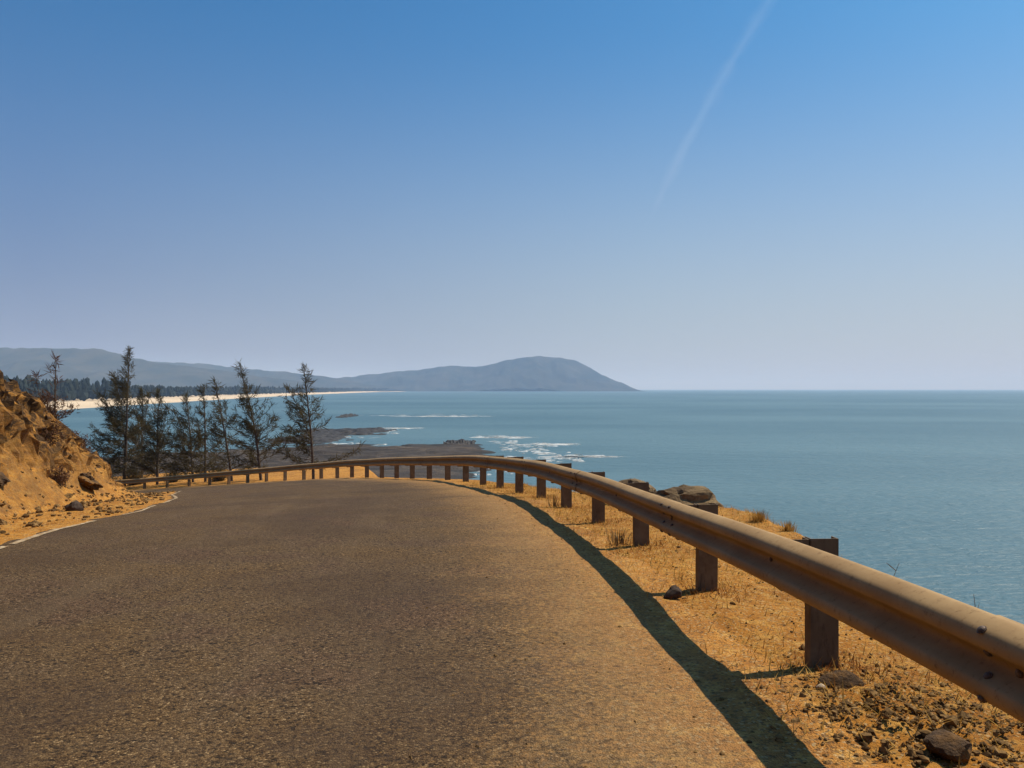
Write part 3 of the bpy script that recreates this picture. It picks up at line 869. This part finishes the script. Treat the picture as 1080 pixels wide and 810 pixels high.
gxv = np.arange(-330, 45, 1.2); gyv = np.arange(50, 262, 1.2)
XX, YY = np.meshgrid(gxv, gyv, indexing='ij')
def P(x, y): return px_sea(x, y)
top = [P(150, 482), P(215, 478), P(270, 477), P(330, 474), P(400, 472.5), P(455, 470), P(480, 467.5), P(505, 469), P(528, 473)]
tx_ = np.array([p[0] for p in top]); ty_ = np.array([p[1] for p in top])
outer = np.interp(XX, tx_, ty_)
right = np.interp(YY, [50, 150, 165, 185, 215, 240], [-12, -11.0, -5.5, -1.0, 1.5, 2.0])
nz_ = fbm(XX * 0.03, YY * 0.05, 3.0, 5)
dist = np.minimum((outer - YY) * 0.35, (right - XX) * 1.0)
hgt = np.clip((dist + nz_ * 7) / 6.0, -1.5, 1.0)
hz = SEA + 0.75 * hgt + 0.35 * fbm(XX * 0.12, YY * 0.25, 1.0, 5) + 0.5 * np.clip(ridged(XX * 0.05, YY * 0.12, 2.0, 4) - 0.6, 0, 2)
hz = np.maximum(hz, SEA - 1.5)
shore = link('rocky_shore', np.stack([XX, YY, hz], -1).reshape(-1, 3), grid_faces(len(gxv), len(gyv)), M['shore'], smooth=False)
tag(shore, 'brown rocky shore platform between the cliff and the sea', 'shore', kind='structure')

def reef(x0, x1, y0, y1, hgt, seed, label):
    """low reef covering photo columns x0..x1 and sea rows y0..y1"""
    xa, ya = px_sea((x0 + x1) / 2, (y0 + y1) / 2); d0 = px_sea(0, y1)[1]; d1 = px_sea(0, y0)[1]
    hx = (x1 - x0) / 2 / F * ya; hy = (d1 - d0) / 2
    n1, n2 = 60, 40
    U, W = np.meshgrid(np.linspace(-1.15, 1.15, n1), np.linspace(-1.15, 1.15, n2), indexing='ij')
    R = 1 - np.hypot(U, W) + 0.45 * fbm(U * 2.2 + seed, W * 2.2, seed, 5)
    Z = np.clip(R, -0.8, 1) * hgt + 0.25 * hgt * fbm(U * 7 + seed, W * 7, 1.0, 4)
    Z = np.where((np.abs(U) > 1.1) | (np.abs(W) > 1.1), -0.8, Z)
    o = link('sea_reef', np.stack([U * hx, W * hy, Z], -1).reshape(-1, 3), grid_faces(n1, n2), M['reef'], smooth=False)
    o.location = (xa, ya, SEA); tag(o, label, 'reef', 'dark reefs awash off the shore'); return o
reef(318, 412, 452.5, 459, 1.3, 3, 'long thin dark reef in the sea ending at the white breaker')
reef(283, 372, 460, 468, 1.2, 8, 'wide dark reef between the long thin reef and the shore')
reef(360, 372, 439, 441, 1.6, 14, 'tiny dark rock far out in the sea')
reef(470, 500, 466, 470, 1.3, 20, 'black rock at the outer corner of the shore platform')

fv, ff = [], []
def foam_patch(x0, x1, y0, y1, n, lx, ly):
    for _ in range(int(n * 2)):
        px = rng.uniform(x0, x1); py = rng.uniform(y0, y1); cx, cy = px_sea(px, py)
        a = rng.uniform(0.2, 0.8) * lx / F * cy; b = rng.uniform(0.25, 0.7) * ly
        k = 18; base = len(fv); ph = rng.uniform(0, 6.28)
        fv.append((cx, cy, SEA + 0.22))
        for ring, rr, zz in ((0, 0.6, 0.16), (1, 1.0, -0.02)):
            for j in range(k):
                th = 2 * math.pi * j / k; q = rr * (1 + 0.22 * math.sin(3 * th + ph) + rng.uniform(-0.15, 0.15))
                fv.append((cx + a * q * math.cos(th), cy + b * q * math.sin(th) + 0.1 * a * math.cos(th) * math.sin(ph), SEA + zz))
        for j in range(k):
            j2 = (j + 1) % k
            ff.append((base, base + 1 + j, base + 1 + j2))
            ff.append((base + 1 + j, base + 1 + k + j, base + 1 + k + j2)); ff.append((base + 1 + j, base + 1 + k + j2, base + 1 + j2))
foam_patch(440, 503, 437.5, 440.5, 9, 11, 5)
foam_patch(380, 450, 438.5, 439.5, 4, 14, 3)
foam_patch(405, 432, 451.8, 453, 6, 9, 3)
foam_patch(407, 419, 454, 459, 5, 6, 4)
foam_patch(500, 552, 460, 463, 8, 12, 3)
foam_patch(518, 545, 465, 470, 8, 9, 3)
foam_patch(548, 590, 468, 472, 9, 10, 3)
foam_patch(530, 575, 471, 479, 14, 8, 2.5)
foam_patch(560, 612, 478, 488, 24, 10, 2.5)
foam_patch(535, 560, 482, 500, 16, 8, 2.0)
foam_patch(500, 540, 480, 503, 18, 7, 1.8)
foam_patch(600, 640, 481, 484, 6, 14, 2)
foam_patch(500, 555, 461.5, 462.3, 12, 26, 1.6)
foam_patch(430, 500, 439.5, 440.2, 10, 30, 2.5)
foam_patch(560, 600, 469, 470, 8, 26, 1.8)
foam_patch(575, 640, 482, 483, 10, 34, 1.6)
foam_patch(405, 440, 452, 452.6, 8, 22, 2)
foam_patch(335, 410, 468, 471, 10, 8, 2.5)
foam_patch(340, 400, 460, 463, 6, 8, 2)
foam_patch(110, 200, 430.5, 433, 10, 12, 4)
foam_patch(240, 330, 419.5, 421.5, 8, 10, 8)
foam = link('foam', fv, np.array(ff), M['foam'], smooth=True)
tag(foam, 'white foam of small waves breaking around the rocks', 'foam', kind='stuff')

# ------------------------------------------------------------------ beach, far wood, hills
wl = [P(-140, 445), P(0, 438), P(65, 433), P(100, 430.5), P(150, 427), P(200, 424), P(260, 420.3), P(330, 416.6), P(395, 414.1)]
wl = np.array(wl + [(-0.126 * 5650, 5650)])
def resample(Pp, n):
    d = np.r_[0, np.cumsum(np.hypot(*np.diff(Pp, axis=0).T))]; q = np.linspace(0, 1, n) ** 1.6 * d[-1]
    return np.stack([np.interp(q, d, Pp[:, 0]), np.interp(q, d, Pp[:, 1])], 1)
W = resample(wl, 120)
W[:, 0] = smooth1(W[:, 0], 6)
W[:, 0] += 4 * fbm(W[:, 1] * 0.01, 2.0, 0, 3)
tg = np.gradient(W, axis=0); tg /= np.hypot(tg[:, 0], tg[:, 1])[:, None]
nl = np.stack([-tg[:, 1], tg[:, 0]], 1)                     # inland is to the left
prof_b = [(-30, -0.8), (0, 0.05), (14, 0.6), (30, 1.3), (50, 2.0), (66, 2.8), (80, 3.2), (400, 4.0), (1500, 6.0)]
V = []
for (a, h) in prof_b:
    for i in range(len(W)):
        p = W[i] + nl[i] * a; V.append((p[0], p[1], SEA + h + (0.3 * float(vnoise(p[0] * 0.03, p[1] * 0.03)) if a > 5 else 0)))
beach = link('beach', V, grid_faces(len(prof_b), len(W))[:, ::-1], M['beach'], smooth=True)
tag(beach, 'long pale sand beach curving round the bay', 'beach', kind='structure')

# wood behind the beach: reads as one mass
v1, f1 = ico(1)
NW = 2600
VV = np.zeros((NW * 3, len(v1), 3)); kf = 0
for i in range(NW):
    u = rng.random() ** 1.5 * (len(W) - 2); a = int(u); p = W[a] + (W[a + 1] - W[a]) * (u - a)
    off = 68 + abs(rng.normal(0, 1)) * 70; q = p + nl[a] * off
    H = rng.uniform(12, 19) * (1.12 if rng.random() < 0.15 else 1.0) * (1 + 0.12 * float(vnoise(q[0] * 0.01, q[1] * 0.01)))
    H *= 1 + 0.25 * (q[1] < 1100)
    for k in range(3):
        c = np.array([q[0] + rng.normal(0, 1.8), q[1] + rng.normal(0, 1.8), SEA + 3.0 + H * (0.32 + 0.24 * k)])
        sz = np.array([4.2 - 0.85 * k, 4.2 - 0.85 * k, H * 0.24]) * rng.uniform(0.75, 1.25)
        VV[kf] = v1 * (1 + rng.uniform(-0.3, 0.3, (len(v1), 1))) * sz + c; kf += 1
wood = link('far_wood', VV.reshape(-1, 3), (f1[None] + (np.arange(NW * 3) * len(v1))[:, None, None]).reshape(-1, 3), M['wood'])
tag(wood, 'dark line of coastal trees behind the far beach', 'wood', kind='stuff')

def hills(name, sil, dist, depth, label, seed, rough=0.26):
    """ridge whose skyline passes the photo points sil when it stands dist metres away"""
    sx = np.array([p[0] for p in sil], float); sy = np.array([p[1] for p in sil], float)
    n1, n2 = 220, 60
    xs = np.linspace(sx[0], sx[-1], n1); hh = (HZ - smooth1(np.interp(xs, sx, sy), 4) - 0.55 * fbm(xs * 0.12, 0 * xs + seed, 0.0, 3) * sstep(0, 6, HZ - np.interp(xs, sx, sy))) / F * dist - SEA
    hh = np.clip(hh, 0, None)
    w = np.linspace(-1, 1, n2)
    Xg = (xs[:, None] - 540) / F * dist + 0 * w[None]
    Yg = dist + depth * w[None] + 0 * xs[:, None]
    # the crest wanders, spurs run down to the front
    crest = 0.16 * vnoise(Xg * 0.0016 + seed, 0 * Xg, 0.0)
    ww = np.abs(w[None] - crest)
    pr = np.clip(1 - ww, 0, 1) ** 1.25
    pr = pr / pr.max(axis=1, keepdims=True)
    nzz = ridged(Xg * 0.0035 + seed, Yg * 0.0022, seed, 5)
    Zg = SEA - 6 + (hh[:, None] + 6) * pr * (1 + rough * (nzz - 0.8) * (1 - pr) * 2.2)
    o = link(name, np.stack([Xg, Yg, Zg], -1).reshape(-1, 3), grid_faces(n1, n2)[:, ::-1], M['hill'], smooth=True)
    tag(o, label, 'hills', kind='structure'); return o
hills('hills', [(-330, 372), (-200, 369), (-80, 368), (0, 367.5), (60, 368.5), (112, 369), (128, 373), (150, 379), (178, 384), (215, 389), (260, 396), (310, 403), (340, 411.5)], 4300, 900,
      'flat-topped blue hill behind the bay at the far left', 1)
hills('ridge', [(60, 400), (120, 382), (165, 382), (205, 383.5), (250, 388.5), (300, 393), (340, 397), (380, 404), (420, 411.5)], 5600, 900,
      'low long ridge sloping down behind the casuarinas', 5)
hills('headland', [(325, 411.5), (335, 404), (352, 400), (380, 397), (415, 393), (448, 390), (462, 387.2), (480, 386.4), (500, 387.6), (512, 387.4), (530, 382), (550, 378.2), (568, 376.6), (585, 377.3), (604, 380.2), (615, 384), (630, 393), (645, 400), (660, 406), (672, 411.5)], 6600, 800,
      'blue hazy headland with a rounded summit across the bay', 9)

# ------------------------------------------------------------------ haze and contrail
k = NT('sea_haze')
pv = k.n('ShaderNodeVolumePrincipled')
pv.inputs['Color'].default_value = (0.44, 0.64, 0.95, 1)
pv.inputs['Absorption Color'].default_value = (0.68, 0.52, 0.60, 1)
pv.inputs['Density'].default_value = 1.15e-4
pv.inputs['Anisotropy'].default_value = 0.0
k.l(pv.outputs[0], k.out.inputs['Volume'])
b = (-35000, 35000, -4500, 39000, SEA - 8.5, 330)
bv = [(x, y, z) for z in b[4:6] for y in b[2:4] for x in b[0:2]]
hz_o = link('haze', bv, [(0, 2, 3, 1), (4, 5, 7, 6), (0, 1, 5, 4), (2, 6, 7, 3), (0, 4, 6, 2), (1, 3, 7, 5)], k.m)
tag(hz_o, 'thin blue haze over the sea', 'haze', kind='stuff')

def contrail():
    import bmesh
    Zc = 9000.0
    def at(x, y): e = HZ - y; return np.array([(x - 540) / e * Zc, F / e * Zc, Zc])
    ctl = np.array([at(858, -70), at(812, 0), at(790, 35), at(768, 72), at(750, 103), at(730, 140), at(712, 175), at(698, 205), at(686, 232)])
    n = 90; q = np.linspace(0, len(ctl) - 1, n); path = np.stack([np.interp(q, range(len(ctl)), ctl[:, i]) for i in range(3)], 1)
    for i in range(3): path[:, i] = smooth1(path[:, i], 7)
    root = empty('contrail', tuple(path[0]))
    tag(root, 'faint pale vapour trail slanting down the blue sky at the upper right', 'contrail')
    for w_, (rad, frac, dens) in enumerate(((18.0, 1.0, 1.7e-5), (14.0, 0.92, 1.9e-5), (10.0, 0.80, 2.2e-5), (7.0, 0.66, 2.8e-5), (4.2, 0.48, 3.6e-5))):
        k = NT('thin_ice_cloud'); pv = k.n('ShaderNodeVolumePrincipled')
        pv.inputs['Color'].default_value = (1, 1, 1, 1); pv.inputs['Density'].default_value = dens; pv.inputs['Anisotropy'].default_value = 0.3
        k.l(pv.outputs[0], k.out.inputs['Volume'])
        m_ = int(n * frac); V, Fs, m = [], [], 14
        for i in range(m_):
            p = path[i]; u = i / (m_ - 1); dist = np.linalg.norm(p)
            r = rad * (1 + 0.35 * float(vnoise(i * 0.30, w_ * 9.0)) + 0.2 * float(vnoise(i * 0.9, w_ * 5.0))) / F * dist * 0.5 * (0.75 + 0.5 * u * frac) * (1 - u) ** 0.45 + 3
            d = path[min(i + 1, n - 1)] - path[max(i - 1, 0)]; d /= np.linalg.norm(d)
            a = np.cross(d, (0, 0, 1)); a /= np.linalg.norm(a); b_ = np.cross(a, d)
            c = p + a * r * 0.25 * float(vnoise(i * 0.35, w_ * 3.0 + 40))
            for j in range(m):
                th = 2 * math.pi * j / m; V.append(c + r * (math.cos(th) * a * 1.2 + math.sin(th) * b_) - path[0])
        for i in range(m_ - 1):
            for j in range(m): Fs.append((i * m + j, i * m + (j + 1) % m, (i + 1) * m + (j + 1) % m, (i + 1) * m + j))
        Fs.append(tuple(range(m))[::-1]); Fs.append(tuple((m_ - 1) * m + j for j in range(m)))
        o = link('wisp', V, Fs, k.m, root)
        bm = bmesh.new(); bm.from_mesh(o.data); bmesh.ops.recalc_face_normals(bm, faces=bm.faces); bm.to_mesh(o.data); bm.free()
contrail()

# ------------------------------------------------------------------ camera, light, sky
SUN_EL = math.radians(54.5); SUN_AZ = math.radians(60)      # azimuth clockwise from straight ahead
cam = bpy.data.cameras.new('camera'); cam.sensor_width = 36; cam.lens = 36 * F / 1080
cam.clip_start = 0.05; cam.clip_end = 120000
co = bpy.data.objects.new('camera', cam); COL.objects.link(co)
co.location = (0, 0, 0); co.rotation_euler = (math.radians(90) + math.atan((HZ - 0.6 - 405) / F), 0, 0)
scn.camera = co
sl_ = bpy.data.lights.new('sun', 'SUN'); sl_.energy = 5.0; sl_.angle = math.radians(0.5); sl_.color = (1.0, 0.88, 0.70)
so = bpy.data.objects.new('sun', sl_); COL.objects.link(so)
sd = Vector((math.sin(SUN_AZ) * math.cos(SUN_EL), math.cos(SUN_AZ) * math.cos(SUN_EL), math.sin(SUN_EL)))
so.rotation_mode = 'QUATERNION'; so.rotation_quaternion = sd.to_track_quat('Z', 'Y'); so.location = sd * 50
w = bpy.data.worlds.new('World'); scn.world = w; w.use_nodes = True
nt = w.node_tree; nt.nodes.clear()
sk = nt.nodes.new('ShaderNodeTexSky'); sk.sky_type = 'NISHITA'; sk.sun_disc = False
sk.sun_elevation = SUN_EL; sk.sun_rotation = SUN_AZ
sk.altitude = 0; sk.air_density = 1.0; sk.dust_density = 2.2; sk.ozone_density = 10.0
bg = nt.nodes.new('ShaderNodeBackground'); bg.inputs[1].default_value = 0.1
wo = nt.nodes.new('ShaderNodeOutputWorld')
tint = nt.nodes.new('ShaderNodeMix'); tint.data_type = 'RGBA'; tint.blend_type = 'MULTIPLY'; tint.inputs[0].default_value = 1.0
tint.inputs[7].default_value = (0.33, 0.77, 0.90, 1)
nt.links.new(sk.outputs[0], tint.inputs[6])
def wm(op, a, b=0.0, clamp=False):
    n = nt.nodes.new('ShaderNodeMath'); n.operation = op; n.use_clamp = clamp
    for i, v in enumerate((a, b)):
        if hasattr(v, 'is_linked'): nt.links.new(v, n.inputs[i])
        else: n.inputs[i].default_value = v
    return n.outputs[0]
tc = nt.nodes.new('ShaderNodeTexCoord'); sx = nt.nodes.new('ShaderNodeSeparateXYZ'); nt.links.new(tc.outputs['Generated'], sx.inputs[0])
mr_ = nt.nodes.new('ShaderNodeMapRange'); mr_.interpolation_type = 'SMOOTHSTEP'
nt.links.new(sx.outputs[2], mr_.inputs[0]); mr_.inputs[1].default_value = -0.06; mr_.inputs[2].default_value = 0.44; mr_.inputs[3].default_value = 0.93; mr_.inputs[4].default_value = 0.0
toward = wm('ADD', wm('MULTIPLY', sx.outputs[0], math.sin(SUN_AZ)), wm('MULTIPLY', sx.outputs[1], math.cos(SUN_AZ)))
hz_c = nt.nodes.new('ShaderNodeValToRGB')
el = hz_c.color_ramp.elements
el[0].position = 0.0; el[0].color = (1.8, 1.9, 3.15, 1); el[1].position = 1.0; el[1].color = (5.1, 5.1, 5.35, 1)
e_ = el.new(0.62); e_.color = (4.0, 4.3, 4.75, 1)
nt.links.new(wm('ADD', toward, 0.0, True), hz_c.inputs[0])
hm = nt.nodes.new('ShaderNodeMix'); hm.data_type = 'RGBA'
nt.links.new(mr_.outputs[0], hm.inputs[0]); nt.links.new(tint.outputs[2], hm.inputs[6]); nt.links.new(hz_c.outputs[0], hm.inputs[7])
nt.links.new(hm.outputs[2], bg.inputs[0]); nt.links.new(bg.outputs[0], wo.inputs[0])
scn.view_settings.view_transform = 'Standard'; scn.view_settings.look = 'None'
scn.view_settings.exposure = 0.30; scn.view_settings.gamma = 1.0; scn.view_settings.use_curve_mapping = False
scn.render.engine = 'CYCLES'
cy = scn.cycles
cy.use_denoising = True
cy.max_bounces = 6; cy.diffuse_bounces = 3; cy.glossy_bounces = 2; cy.transmission_bounces = 2; cy.volume_bounces = 1; cy.transparent_max_bounces = 8
cy.caustics_reflective = False; cy.caustics_refractive = False
